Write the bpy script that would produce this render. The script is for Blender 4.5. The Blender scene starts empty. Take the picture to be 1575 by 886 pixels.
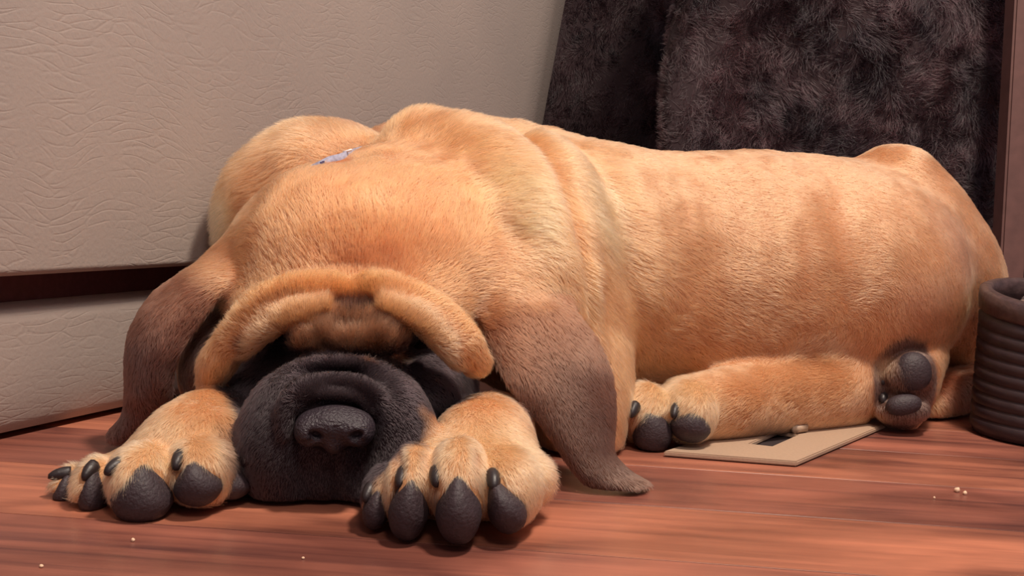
import bpy, bmesh, math
import numpy as np
import openvdb
from mathutils import Vector, Matrix

rng = np.random.default_rng(7)
SC = bpy.context.scene
COL = SC.collection

# ------------------------------------------------------------------ camera
W, H, F = 1575.0, 886.0, 1700.0
CAM_H = 0.214
PITCH = math.atan((443.0 - 300.0) / F)
ROLL = math.radians(3.0)
fwd = np.array([0, math.cos(PITCH), -math.sin(PITCH)])
up0 = np.array([0, math.sin(PITCH), math.cos(PITCH)])
xr = np.array([1.0, 0, 0])
RT = xr * math.cos(ROLL) + up0 * math.sin(ROLL)
UP = -xr * math.sin(ROLL) + up0 * math.cos(ROLL)
CAM = np.array([0, 0, CAM_H])
cd = bpy.data.cameras.new('camera')
cam = bpy.data.objects.new('camera', cd)
COL.objects.link(cam)
cd.sensor_width = 36.0
cd.lens = 36.0 * F / W
cd.clip_start = 0.02
M = Matrix(((RT[0], UP[0], -fwd[0], CAM[0]), (RT[1], UP[1], -fwd[1], CAM[1]),
            (RT[2], UP[2], -fwd[2], CAM[2]), (0, 0, 0, 1)))
cam.matrix_world = M
SC.camera = cam

# ------------------------------------------------------------------ world, lights, exposure
SC.view_settings.view_transform = 'Standard'
SC.view_settings.look = 'None'
SC.view_settings.gamma = 1.0
SC.view_settings.use_curve_mapping = False
SC.view_settings.exposure = 0.0
wd = bpy.data.worlds.new('world')
SC.world = wd
wd.use_nodes = True
wd.node_tree.nodes['Background'].inputs[0].default_value = (0.76, 0.62, 0.72, 1)
wd.node_tree.nodes['Background'].inputs[1].default_value = 0.30


def area_light(name, loc, target, size, power, color):
    l = bpy.data.lights.new(name, 'AREA')
    l.shape = 'DISK'
    l.size = size
    l.energy = power
    l.color = color
    o = bpy.data.objects.new(name, l)
    COL.objects.link(o)
    o.location = loc
    o.rotation_euler = (Vector(target) - Vector(loc)).to_track_quat('-Z', 'Y').to_euler()
    return o


area_light('ceiling_lamp', (0.58, 0.42, 2.15), (0.1, 0.95, 0.1), 0.26, 60.0, (1.0, 0.86, 0.72))
area_light('front_fill', (0.35, -0.95, 2.1), (0.2, 1.1, 0.1), 0.6, 21.0, (1.0, 0.84, 0.74))  # added fill from behind the camera, brightens the flank and sofa


# ------------------------------------------------------------------ helpers
def P(px, py, d):
    """world point seen at picture position (px, py) at distance d along the view axis"""
    return CAM + d * (fwd + (px - W / 2) / F * RT - (py - H / 2) / F * UP)


def FL(px, py, z=0.0):
    """point of the floor (height z) seen at a picture position"""
    r = fwd + (px - W / 2) / F * RT - (py - H / 2) / F * UP
    t = (z - CAM[2]) / r[2]
    return CAM + r * t


def s2l(c):
    c = np.asarray(c, float) / 255.0
    return tuple(np.where(c <= 0.04045, c / 12.92, ((c + 0.055) / 1.055) ** 2.4))


def tag(o, label=None, cat=None, group=None, kind=None):
    if label: o['label'] = label
    if cat: o['category'] = cat
    if group: o['group'] = group
    if kind: o['kind'] = kind
    return o


def empty(name, loc):
    o = bpy.data.objects.new(name, None)
    COL.objects.link(o)
    o.location = loc
    o.empty_display_size = 0.05
    return o


def parent_to(o, par):
    if par is not None:
        o.parent = par
        o.matrix_parent_inverse = Matrix.Translation(-Vector(par.location))
    return o


def mesh_obj(name, verts, faces, mat, parent=None, smooth=True):
    me = bpy.data.meshes.new(name)
    me.from_pydata([tuple(v) for v in verts], [], [tuple(f) for f in faces])
    me.update()
    if smooth:
        me.polygons.foreach_set('use_smooth', np.ones(len(me.polygons), bool))
    o = bpy.data.objects.new(name, me)
    COL.objects.link(o)
    me.materials.append(mat)
    return parent_to(o, parent)


def bm_obj(name, bm, mat, parent=None, smooth=True):
    me = bpy.data.meshes.new(name)
    bm.to_mesh(me)
    bm.free()
    if smooth:
        me.polygons.foreach_set('use_smooth', np.ones(len(me.polygons), bool))
    o = bpy.data.objects.new(name, me)
    COL.objects.link(o)
    me.materials.append(mat)
    return parent_to(o, parent)


def catmull(pts, n):
    pts = np.asarray(pts, float)
    if len(pts) == 2:
        t = np.linspace(0, 1, n)[:, None]
        return pts[0] * (1 - t) + pts[1] * t
    p = np.vstack([2 * pts[0] - pts[1], pts, 2 * pts[-1] - pts[-2]])
    m = len(pts) - 1
    out = []
    for u in np.linspace(0, m - 1e-6, n):
        i = int(u)
        t = u - i
        a, b, c, d = p[i], p[i + 1], p[i + 2], p[i + 3]
        out.append(0.5 * ((2 * b) + (c - a) * t + (2 * a - 5 * b + 4 * c - d) * t * t + (3 * b - a - 3 * c + d) * t ** 3))
    return np.array(out)


class Field:
    """signed distance field that gets sculpted, then meshed"""

    def __init__(self, lo, hi, vox):
        self.lo = np.array(lo, float)
        self.vox = vox
        self.n = np.ceil((np.array(hi) - self.lo) / vox).astype(int)
        self.a = np.full(self.n, 0.3, np.float32)
        self.ax = [self.lo[i] + vox * np.arange(self.n[i]) for i in range(3)]

    def box(self, lo, hi):
        i0 = np.clip(np.floor((np.array(lo) - self.lo) / self.vox).astype(int), 0, self.n)
        i1 = np.clip(np.ceil((np.array(hi) - self.lo) / self.vox).astype(int) + 1, 0, self.n)
        return i0, i1

    def merge(self, i0, i1, b, k, sub=False):
        s = tuple(slice(i0[i], i1[i]) for i in range(3))
        a = self.a[s]
        if sub:
            h = np.clip(0.5 - 0.5 * (a + b) / k, 0, 1)
            self.a[s] = a + (-b - a) * h + k * h * (1 - h)
        else:
            h = np.clip(0.5 + 0.5 * (b - a) / k, 0, 1)
            self.a[s] = b + (a - b) * h - k * h * (1 - h)

    def ell(self, px, py, d, rx, ry, rz, rot=0.0, k=0.01, sub=False, yaw=0.0):
        """ellipsoid: rx, ry in picture pixels at its depth, rz in metres, rot turns it in the picture"""
        c = P(px, py, d)
        R = np.array([RT, -UP, fwd])
        if yaw:
            cy, sy = math.cos(math.radians(yaw)), math.sin(math.radians(yaw))
            R = np.array([R[0] * cy + R[2] * sy, R[1], -R[0] * sy + R[2] * cy])
        cr, sr = math.cos(math.radians(rot)), math.sin(math.radians(rot))
        R = np.array([R[0] * cr + R[1] * sr, -R[0] * sr + R[1] * cr, R[2]])
        r = np.array([rx * d / F, ry * d / F, rz])
        m = k + 2 * self.vox
        ext = np.sqrt(((R * r[:, None]) ** 2).sum(0)) + m
        i0, i1 = self.box(c - ext, c + ext)
        if (i1 <= i0).any(): return
        X = (self.ax[0][i0[0]:i1[0]] - c[0])[:, None, None]
        Y = (self.ax[1][i0[1]:i1[1]] - c[1])[None, :, None]
        Z = (self.ax[2][i0[2]:i1[2]] - c[2])[None, None, :]
        k0 = 0
        k1 = 0
        for i in range(3):
            q = X * R[i, 0] + Y * R[i, 1] + Z * R[i, 2]
            k0 = k0 + (q / r[i]) ** 2
            k1 = k1 + (q / r[i] ** 2) ** 2
        k0 = np.sqrt(k0)
        k1 = np.sqrt(k1) + 1e-9
        self.merge(i0, i1, (k0 * (k0 - 1) / k1).astype(np.float32), k, sub)

    def pts(self, pts, rad, k=0.01, sub=False):
        pts = np.asarray(pts, float)
        rad = np.broadcast_to(rad, len(pts))
        m = k + 2 * self.vox
        i0, i1 = self.box((pts - rad[:, None]).min(0) - m, (pts + rad[:, None]).max(0) + m)
        if (i1 <= i0).any(): return
        b = np.full(i1 - i0, 0.3, np.float32)
        for c, r in zip(pts, rad):
            j0, j1 = self.box(c - r - m, c + r + m)
            j0 = np.maximum(j0, i0)
            j1 = np.minimum(j1, i1)
            if (j1 <= j0).any(): continue
            X = (self.ax[0][j0[0]:j1[0]] - c[0])[:, None, None]
            Y = (self.ax[1][j0[1]:j1[1]] - c[1])[None, :, None]
            Z = (self.ax[2][j0[2]:j1[2]] - c[2])[None, None, :]
            dd = (np.sqrt(X * X + Y * Y + Z * Z) - r).astype(np.float32)
            s = tuple(slice(j0[i] - i0[i], j1[i] - i0[i]) for i in range(3))
            b[s] = np.minimum(b[s], dd)
        self.merge(i0, i1, b, k, sub)

    def tube(self, nodes, k=0.01, sub=False, n=None):
        """nodes: (px, py, depth, radius in metres)"""
        q = np.array([list(P(a[0], a[1], a[2])) + [a[3]] for a in nodes])
        L = np.linalg.norm(np.diff(q[:, :3], axis=0), axis=1).sum()
        if n is None:
            n = max(4, int(L / (q[:, 3].mean() * 0.16)) + 2)
        c = catmull(q, n)
        self.pts(c[:, :3], c[:, 3], k, sub)
        return c

    def sheet(self, left, right, thick, k=0.006, nu=60, nv=34, bulge=0.0, edge=0.45, waves=0.0):
        """ear flap lofted between two edges; nodes (px, py, depth)"""
        A = catmull([P(*a) for a in left], nu)
        B = catmull([P(*a) for a in right], nu)
        t = np.linspace(0, 1, nv)
        pts, rad = [], []
        for i in range(nu):
            for j in range(nv):
                s = 4 * t[j] * (1 - t[j])
                p = A[i] * (1 - t[j]) + B[i] * t[j] - fwd * (bulge * s + waves * math.sin(t[j] * 9 + i * 0.07))
                pts.append(p)
                rad.append(thick * (edge + (1 - edge) * min(1, s * 1.6)))
        self.pts(pts, np.array(rad), k)
        self.ear = getattr(self, 'ear', []) + [np.array([[*pts[i * nv + j], i / nu] for i in range(0, nu, 2) for j in range(0, nv, 2)])]

    def mesh(self, iso=0.0):
        g = openvdb.FloatGrid(0.02)
        lim = 4 * self.vox
        g.copyFromArray(np.clip(self.a, -lim, lim).astype(np.float32))
        v, q = g.convertToQuads(iso)
        v = v.astype(float) * self.vox + self.lo
        return v, q.astype(int)

    def at(self, p):
        i = np.clip(np.round((p - self.lo) / self.vox).astype(int), 0, self.n - 1)
        return self.a[i[:, 0], i[:, 1], i[:, 2]]


def np_mesh(name, v, q, mat, parent=None):
    me = bpy.data.meshes.new(name)
    me.vertices.add(len(v))
    me.vertices.foreach_set('co', v.astype(np.float32).ravel())
    me.loops.add(len(q) * 4)
    me.loops.foreach_set('vertex_index', q.astype(np.int32).ravel())
    me.polygons.add(len(q))
    me.polygons.foreach_set('loop_start', np.arange(0, len(q) * 4, 4, dtype=np.int32))
    me.update(calc_edges=True)
    me.validate()
    me.polygons.foreach_set('use_smooth', np.ones(len(me.polygons), bool))
    o = bpy.data.objects.new(name, me)
    COL.objects.link(o)
    me.materials.append(mat)
    return parent_to(o, parent)


def relax(v, q, it=2, lam=0.5):
    n = len(v)
    e = np.vstack([q[:, [0, 1]], q[:, [1, 2]], q[:, [2, 3]], q[:, [3, 0]]])
    cnt = np.bincount(e[:, 0], minlength=n)[:, None].astype(float)
    for _ in range(it):
        s = np.stack([np.bincount(e[:, 0], weights=v[e[:, 1], i], minlength=n) for i in range(3)], 1)
        v = v + lam * (s / np.maximum(cnt, 1) - v)
    return v


def add_col(o, rgb, name='coat'):
    a = o.data.attributes.new(name, 'FLOAT_COLOR', 'POINT')
    a.data.foreach_set('color', np.hstack([rgb, np.ones((len(rgb), 1))]).astype(np.float32).ravel())


def wob(p, f, seed=0):
    """cheap smooth noise in -1..1, vectorised"""
    r = np.random.default_rng(seed)
    out = 0
    for _ in range(7):
        k = r.normal(size=3)
        k = k / np.linalg.norm(k) * f * r.uniform(0.6, 1.5)
        k2 = r.normal(size=3) * f * 0.35
        out = out + np.sin(p @ k + r.uniform(0, 6.28) + 1.3 * np.sin(p @ k2 + r.uniform(0, 6.28)))
    return out / 3.2


# ------------------------------------------------------------------ materials
def new_mat(name):
    m = bpy.data.materials.new(name)
    m.use_nodes = True
    nt = m.node_tree
    b = nt.nodes['Principled BSDF']
    return m, nt, b


def N(nt, typ, **kw):
    n = nt.nodes.new(typ)
    for k, v in kw.items():
        if k in n.inputs.keys():
            n.inputs[k].default_value = v
        else:
            setattr(n, k, v)
    return n


def ramp(nt, stops):
    n = nt.nodes.new('ShaderNodeValToRGB')
    e = n.color_ramp.elements
    while len(e) < len(stops): e.new(0.5)
    for i, (p, c) in enumerate(stops):
        e[i].position = p
        e[i].color = (*c, 1) if len(c) == 3 else c
    return n


def mapped(nt, scale=(1, 1, 1), rot=(0, 0, 0), coord='Object'):
    tc = nt.nodes.new('ShaderNodeTexCoord')
    mp = nt.nodes.new('ShaderNodeMapping')
    mp.inputs['Scale'].default_value = scale
    mp.inputs['Rotation'].default_value = rot
    nt.links.new(tc.outputs[coord], mp.inputs[0])
    return mp.outputs[0]


def simple(name, col, rough=0.5, bump=0.0, bscale=200.0, var=0.12, spec=0.5, coat=0.0):
    m, nt, b = new_mat(name)
    v = mapped(nt)
    nz = N(nt, 'ShaderNodeTexNoise', Scale=bscale, Detail=4.0)
    nt.links.new(v, nz.inputs['Vector'])
    c = np.array(col)
    r = ramp(nt, [(0.3, tuple(c * (1 - var))), (0.7, tuple(np.minimum(c * (1 + var), 1)))])
    nt.links.new(nz.outputs[0], r.inputs[0])
    nt.links.new(r.outputs[0], b.inputs['Base Color'])
    b.inputs['Roughness'].default_value = rough
    b.inputs['Specular IOR Level'].default_value = spec
    if bump:
        bp = N(nt, 'ShaderNodeBump', Strength=bump, Distance=0.002)
        nt.links.new(nz.outputs[0], bp.inputs['Height'])
        nt.links.new(bp.outputs[0], b.inputs['Normal'])
    return m


def attr_mat(name, rough, spec, bump=0.0):
    m, nt, b = new_mat(name)
    a = N(nt, 'ShaderNodeAttribute', attribute_name='coat')
    nt.links.new(a.outputs['Color'], b.inputs['Base Color'])
    b.inputs['Roughness'].default_value = rough
    b.inputs['Specular IOR Level'].default_value = spec
    if bump:
        v = mapped(nt)
        nz = N(nt, 'ShaderNodeTexNoise', Scale=260.0, Detail=3.0)
        nt.links.new(v, nz.inputs['Vector'])
        bp = N(nt, 'ShaderNodeBump', Strength=bump, Distance=0.002)
        nt.links.new(nz.outputs[0], bp.inputs['Height'])
        nt.links.new(bp.outputs[0], b.inputs['Normal'])
    return m


M_SKIN = attr_mat('coat_skin', 0.9, 0.15, 0.4)


def hair_mat(name, rough, radial):
    m = bpy.data.materials.new(name)
    m.use_nodes = True
    nt = m.node_tree
    nt.nodes.remove(nt.nodes['Principled BSDF'])
    h = nt.nodes.new('ShaderNodeBsdfHairPrincipled')
    h.model = 'CHIANG'
    h.parametrization = 'COLOR'
    a = N(nt, 'ShaderNodeAttribute', attribute_name='coat')
    nt.links.new(a.outputs['Color'], h.inputs['Color'])
    h.inputs['Roughness'].default_value = rough
    h.inputs['Radial Roughness'].default_value = radial
    nt.links.new(h.outputs[0], nt.nodes['Material Output'].inputs[0])
    return m


M_FUR = hair_mat('coat_fur', 0.5, 0.7)
M_SHAG = hair_mat('shag_fibre', 0.35, 0.5)
M_CLAW = simple('claw', s2l((38, 30, 32)), 0.45, 0.2, 300)
M_PAD = simple('pad', s2l((52, 40, 45)), 0.6, 0.45, 500, 0.25)
M_NOSE = simple('nose', s2l((50, 41, 48)), 0.42, 0.9, 500, 0.2)
M_EYE = simple('eye', s2l((26, 18, 18)), 0.85, spec=0.1)

# leather of the sofa: fine pebble plus long wavy wrinkles
def leather():
    m, nt, b = new_mat('grained_leather')
    v = mapped(nt)
    # wrinkles: cell borders stretched sideways and bent by noise
    nz = N(nt, 'ShaderNodeTexNoise', Scale=7.0, Detail=2.0)
    nt.links.new(v, nz.inputs['Vector'])
    mixv = N(nt, 'ShaderNodeMix', data_type='VECTOR', Factor=0.07)
    nt.links.new(v, mixv.inputs[4])
    nt.links.new(nz.outputs['Color'], mixv.inputs[5])
    mp = nt.nodes.new('ShaderNodeMapping')
    mp.inputs['Scale'].default_value = (30, 30, 130)
    nt.links.new(mixv.outputs[1], mp.inputs[0])
    vo = N(nt, 'ShaderNodeTexVoronoi', feature='DISTANCE_TO_EDGE', Scale=1.0)
    nt.links.new(mp.outputs[0], vo.inputs['Vector'])
    r1 = ramp(nt, [(0.0, (.5, .5, .5)), (0.09, (1, 1, 1))])
    nt.links.new(vo.outputs['Distance'], r1.inputs[0])
    # broken up, so wrinkles come and go
    nb = N(nt, 'ShaderNodeTexNoise', Scale=26.0, Detail=2.0)
    nt.links.new(v, nb.inputs['Vector'])
    rb = ramp(nt, [(0.38, (0, 0, 0)), (0.54, (1, 1, 1))])
    nt.links.new(nb.outputs[0], rb.inputs[0])
    mx = N(nt, 'ShaderNodeMix', data_type='RGBA')
    nt.links.new(rb.outputs[0], mx.inputs[0])
    mx.inputs[6].default_value = (1, 1, 1, 1)
    nt.links.new(r1.outputs[0], mx.inputs[7])
    np_ = N(nt, 'ShaderNodeTexNoise', Scale=280.0, Detail=4.0)
    nt.links.new(v, np_.inputs['Vector'])
    add = N(nt, 'ShaderNodeMath', operation='MULTIPLY_ADD')
    nt.links.new(np_.outputs[0], add.inputs[0])
    add.inputs[1].default_value = 1.1
    nt.links.new(mx.outputs[2], add.inputs[2])
    bp = N(nt, 'ShaderNodeBump', Strength=0.5, Distance=0.0006)
    nt.links.new(add.outputs[0], bp.inputs['Height'])
    nt.links.new(bp.outputs[0], b.inputs['Normal'])
    c = N(nt, 'ShaderNodeTexNoise', Scale=3.0, Detail=3.0)
    nt.links.new(v, c.inputs['Vector'])
    rc = ramp(nt, [(0.3, s2l((154, 143, 138))), (0.7, s2l((166, 153, 146)))])
    nt.links.new(c.outputs[0], rc.inputs[0])
    nt.links.new(rc.outputs[0], b.inputs['Base Color'])
    b.inputs['Roughness'].default_value = 0.52
    b.inputs['Specular IOR Level'].default_value = 0.4
    return m


M_LEATHER = leather()


def wood_floor(name, seed, dark, light):
    m, nt, b = new_mat(name)
    v = mapped(nt, scale=(1.0, 1.0, 1.0))
    geo = nt.nodes.new('ShaderNodeNewGeometry')
    v2 = geo.outputs['Position']
    off = N(nt, 'ShaderNodeVectorMath', operation='ADD')
    off.inputs[1].default_value = (seed * 3.7, seed * 1.3, seed)
    nt.links.new(v, off.inputs[0])
    mp = nt.nodes.new('ShaderNodeMapping')
    mp.inputs['Scale'].default_value = (2.2, 60.0, 1.0)
    nt.links.new(off.outputs[0], mp.inputs[0])
    n1 = N(nt, 'ShaderNodeTexNoise', Scale=1.0, Detail=6.0, Roughness=0.62, Distortion=0.6)
    nt.links.new(mp.outputs[0], n1.inputs['Vector'])
    mp2 = nt.nodes.new('ShaderNodeMapping')
    mp2.inputs['Scale'].default_value = (5.0, 14.0, 1.0)
    nt.links.new(off.outputs[0], mp2.inputs[0])
    n2 = N(nt, 'ShaderNodeTexNoise', Scale=1.0, Detail=3.0, Distortion=0.8)
    nt.links.new(mp2.outputs[0], n2.inputs['Vector'])
    mixf = N(nt, 'ShaderNodeMix', data_type='FLOAT', Factor=0.45)
    nt.links.new(n1.outputs[0], mixf.inputs[2])
    nt.links.new(n2.outputs[0], mixf.inputs[3])
    mid = (np.array(dark) * 0.45 + np.array(light) * 0.55)
    r = ramp(nt, [(0.33, tuple(dark)), (0.48, tuple(mid)), (0.66, tuple(light))])
    nt.links.new(mixf.outputs[0], r.inputs[0])
    mp3 = nt.nodes.new('ShaderNodeMapping')
    mp3.inputs['Scale'].default_value = (4.5, 13.0, 1.0)
    nt.links.new(v2, mp3.inputs[0])
    n3 = N(nt, 'ShaderNodeTexNoise', Scale=1.0, Detail=4.0, Distortion=0.5)
    nt.links.new(mp3.outputs[0], n3.inputs['Vector'])
    r3 = ramp(nt, [(0.36, (.55, .52, .54)), (0.56, (1, 1, 1))])
    nt.links.new(n3.outputs[0], r3.inputs[0])
    mul = N(nt, 'ShaderNodeMix', data_type='RGBA', blend_type='MULTIPLY')
    mul.inputs[0].default_value = 1.0
    nt.links.new(r.outputs[0], mul.inputs[6])
    nt.links.new(r3.outputs[0], mul.inputs[7])
    nt.links.new(mul.outputs[2], b.inputs['Base Color'])
    rr = N(nt, 'ShaderNodeMapRange')
    rr.inputs['To Min'].default_value = 0.26
    rr.inputs['To Max'].default_value = 0.44
    nt.links.new(n2.outputs[0], rr.inputs[0])
    nt.links.new(rr.outputs[0], b.inputs['Roughness'])
    bp = N(nt, 'ShaderNodeBump', Strength=0.12, Distance=0.0006)
    nt.links.new(n1.outputs[0], bp.inputs['Height'])
    nt.links.new(bp.outputs[0], b.inputs['Normal'])
    return m


# ------------------------------------------------------------------ floor of planks
floor_m = simple('subfloor', s2l((46, 22, 16)), 0.9)
floor = empty('floor', (0, 0, 0))
tag(floor, kind='structure')
gap = 0.0005
ang = math.radians(-3.5)
dirx = np.array([math.cos(ang), math.sin(ang), 0])
diry = np.array([-math.sin(ang), math.cos(ang), 0])
sub = mesh_obj('subfloor', [(-2, -1.2, -0.012), (2.6, -1.2, -0.012), (2.6, 2.6, -0.012), (-2, 2.6, -0.012)], [(0, 1, 2, 3)], floor_m, floor, False)
wood = [wood_floor('cherry_boards_%d' % i, i + 1, s2l(a), s2l(c)) for i, (a, c) in enumerate([
    ((80, 46, 46), (172, 106, 86)), ((92, 53, 48), (188, 118, 92)), ((76, 45, 45), (164, 100, 82)), ((94, 55, 49), (192, 120, 92))])]
PW = 0.118
y = 0.30
row = 0
plank_me = {}
while y < 2.5:
    x = -1.0 + (row * 0.77) % 0.5 - (0.0 if row % 2 else 0.2)
    xs = [-1.9]
    while x < 2.3:
        xs.append(x)
        x += 2.4
    xs.append(2.4)
    for i in range(len(xs) - 1):
        a, b_ = xs[i] + gap, xs[i + 1] - gap
        if b_ - a < 0.08: continue
        w, c = PW - 2 * gap, 0.00012
        vs, fs = [], []
        L = b_ - a
        for (u, v_, z) in ((0, 0, -.012), (L, 0, -.012), (L, w, -.012), (0, w, -.012), (0, 0, -c), (L, 0, -c), (L, w, -c), (0, w, -c),
                           (c, c, 0), (L - c, c, 0), (L - c, w - c, 0), (c, w - c, 0)):
            vs.append((u, v_, z))
        fs = [(0, 1, 5, 4), (1, 2, 6, 5), (2, 3, 7, 6), (3, 0, 4, 7), (4, 5, 9, 8), (5, 6, 10, 9), (6, 7, 11, 10), (7, 4, 8, 11), (8, 9, 10, 11)]
        o = mesh_obj('plank', vs, fs, wood[(row * 3 + i * 2) % 4], floor, False)
        p0 = dirx * a + diry * (y + gap)
        o.location = (p0[0], p0[1], 0)
        o.rotation_euler = (0, 0, ang)
    y += PW
    row += 1

# ------------------------------------------------------------------ back wall
wall_m = simple('painted_wall', s2l((170, 150, 138)), 0.8, 0.15, 120, 0.04)
wb = mesh_obj('wall_back', [(-1.8, 2.42, 0), (2.4, 2.42, 0), (2.4, 2.42, 2.6), (-1.8, 2.42, 2.6), (-1.8, 2.5, 0), (2.4, 2.5, 0), (2.4, 2.5, 2.6), (-1.8, 2.5, 2.6)],
              [(0, 1, 2, 3), (4, 5, 6, 7), (0, 1, 5, 4), (3, 2, 6, 7), (0, 3, 7, 4), (1, 2, 6, 5)], wall_m, None, False)
tag(wb, kind='structure')

# ------------------------------------------------------------------ sofa side
SO = np.array([-0.38, 0.82, 0.0])
sdir = np.array([0.42, 1.0, 0]); sdir /= np.linalg.norm(sdir)
sback = np.array([-sdir[1], sdir[0], 0])          # into the sofa
s_len = (1.89 - 0.82) / sdir[1]


def slab(name, prof, s0, s1, mat, parent, lean=0.0, n=40, endr=0.02):
    """profile (depth into sofa, height) swept along the sofa's side; far end rounded"""
    vs, fs = [], []
    ch = 0.14
    ss = list(np.linspace(s0, s1 - endr, n)) + [s1 - endr + endr * math.sin(a) for a in np.linspace(0, math.pi / 2, 8)[1:]]
    ins = [0] * n + [endr * (1 - math.cos(a)) for a in np.linspace(0, math.pi / 2, 8)[1:]]
    ins = [e + (0.0 if s < s1 - ch else 0.28 * (s - s1 + ch)) for s, e in zip(ss, ins)]
    m = len(prof)
    for s, e in zip(ss, ins):
        for (dp, z) in prof:
            p = SO + sdir * (s + lean * z * (s - s0) / (s1 - s0)) + sback * (dp + (e if dp < 0.05 else 0))
            vs.append((p[0], p[1], z))
    for i in range(len(ss) - 1):
        for j in range(m):
            k = (j + 1) % m
            fs.append((i * m + j, i * m + k, (i + 1) * m + k, (i + 1) * m + j))
    fs.append(tuple(range(m)))
    fs.append(tuple(reversed(range((len(ss) - 1) * m, len(ss) * m))))
    return mesh_obj(name, vs, fs, mat, parent)


def round_prof(z0, z1, r0, r1, depth, off=0.0, n=7):
    pr = []
    for a in np.linspace(math.pi / 2, 0, n):
        pr.append((off + r0 * (1 - math.cos(a)), z0 + r0 * (1 - math.sin(a))))
    for a in np.linspace(0, math.pi / 2, n):
        pr.append((off + r1 * (1 - math.cos(a)), z1 - r1 * (1 - math.sin(a))))
    pr += [(off + depth, z1), (off + depth, z0)]
    return pr


sofa = empty('sofa', tuple(SO + sdir * s_len / 2))
tag(sofa, 'beige grained leather sofa side with a dark gap above its base panel, behind the puppy', 'sofa')
slab('side_panel', round_prof(0.133, 0.62, 0.006, 0.05, 0.16), -0.5, s_len - 0.10, M_LEATHER, sofa, lean=0.35, endr=0.02)
pr = []
for a in np.linspace(0, 1, 12):
    z = 0.006 + 0.096 * a
    pr.append((0.020 + 0.010 * (1 - a) ** 4, z))
pr += [(0.034, 0.108), (0.15, 0.108), (0.15, 0.006)]
slab('base_panel', pr, -0.5, s_len - 0.13, M_LEATHER, sofa)
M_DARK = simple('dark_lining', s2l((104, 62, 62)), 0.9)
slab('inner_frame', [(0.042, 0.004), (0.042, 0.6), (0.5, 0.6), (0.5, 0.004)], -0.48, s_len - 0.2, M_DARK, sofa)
slab('seat_body', round_prof(0.13, 0.60, 0.02, 0.04, 0.5, off=0.162), -0.5, s_len - 0.10, M_LEATHER, sofa)
for s in (-0.42, s_len - 0.12):
    p = SO + sdir * s + sback * 0.11
    bm = bmesh.new()
    bmesh.ops.create_cone(bm, cap_ends=True, segments=16, radius1=0.02, radius2=0.026, depth=0.03, matrix=Matrix.Translation((p[0], p[1], 0.015)))
    bm_obj('foot', bm, M_DARK, sofa)


# ------------------------------------------------------------------ hair maker
def hair_obj(name, roots, dirs, nrm, length, rgb, radius, mat, parent, bend=0.0, npts=4):
    n = len(roots)
    hc = bpy.data.hair_curves.new(name)
    hc.add_curves([npts] * n)
    t = np.linspace(0, 1, npts)
    pos = np.zeros((n, npts, 3))
    rad = np.zeros((n, npts))
    for i in range(npts):
        s = t[i]
        pos[:, i] = roots + dirs * (length * s)[:, None] - nrm * (bend * length * s * s)[:, None]
        rad[:, i] = radius * (1 - 0.85 * s ** 1.5)
    hc.position_data.foreach_set('vector', pos.astype(np.float32).ravel())
    a = hc.attributes.get('radius') or hc.attributes.new('radius', 'FLOAT', 'POINT')
    a.data.foreach_set('value', rad.astype(np.float32).ravel())
    c = hc.attributes.new('coat', 'FLOAT_COLOR', 'POINT')
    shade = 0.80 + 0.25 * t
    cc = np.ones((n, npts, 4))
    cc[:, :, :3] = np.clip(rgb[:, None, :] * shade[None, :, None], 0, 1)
    c.data.foreach_set('color', cc.astype(np.float32).ravel())
    hc.materials.append(mat)
    o = bpy.data.objects.new(name, hc)
    COL.objects.link(o)
    return parent_to(o, parent)


def scatter(v, q, weight, n):
    t = np.vstack([q[:, [0, 1, 2]], q[:, [0, 2, 3]]])
    A, B, C = v[t[:, 0]], v[t[:, 1]], v[t[:, 2]]
    cr = np.cross(B - A, C - A)
    ar = np.linalg.norm(cr, axis=1) * 0.5
    w = ar * weight((A + B + C) / 3, cr / np.maximum(np.linalg.norm(cr, axis=1), 1e-12)[:, None])
    cdf = np.cumsum(w)
    idx = np.searchsorted(cdf, rng.uniform(0, cdf[-1], n))
    idx = np.minimum(idx, len(t) - 1)
    u, s = rng.uniform(size=n), rng.uniform(size=n)
    f = u + s > 1
    u[f], s[f] = 1 - u[f], 1 - s[f]
    p = A[idx] + (B - A)[idx] * u[:, None] + (C - A)[idx] * s[:, None]
    vn = np.zeros_like(v)
    for i in range(3):
        for j in range(3):
            vn[:, j] += np.bincount(t[:, i], weights=cr[:, j], minlength=len(v))
    vn /= np.maximum(np.linalg.norm(vn, axis=1), 1e-12)[:, None]
    nn = vn[t[idx, 0]] * (1 - u - s)[:, None] + vn[t[idx, 1]] * u[:, None] + vn[t[idx, 2]] * s[:, None]
    nn /= np.maximum(np.linalg.norm(nn, axis=1), 1e-12)[:, None]
    return p, nn


# ------------------------------------------------------------------ THE PUPPY
B = Field((-0.335, 0.63, 0.0), (0.64, 1.40, 0.335), 0.0024)
CREASES = []
# trunk
B.tube([(650, 350, 1.10, .105), (760, 375, 1.10, .122), (880, 420, 1.10, .132), (1000, 440, 1.14, .137), (1150, 447, 1.18, .148), (1275, 425, 1.22, .130)], 0.02)
# rump bump, thigh, buttock
B.tube([(1376, 296, 1.21, .053), (1398, 360, 1.22, .070), (1425, 425, 1.24, .080), (1440, 470, 1.27, .076)], 0.014)
B.ell(1330, 430, 1.17, 150, 140, .10, rot=25, k=0.045)
B.tube([(1440, 480, 1.29, .062), (1470, 520, 1.31, .05)], 0.02)
# far shoulder behind the head, near shoulder
B.ell(498, 345, 1.03, 160, 160, .085, k=0.012)
B.ell(700, 305, 1.05, 118, 124, .09, rot=10, k=0.012)
B.ell(856, 420, 1.01, 104, 214, .085, rot=-9, k=0.010)
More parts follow.
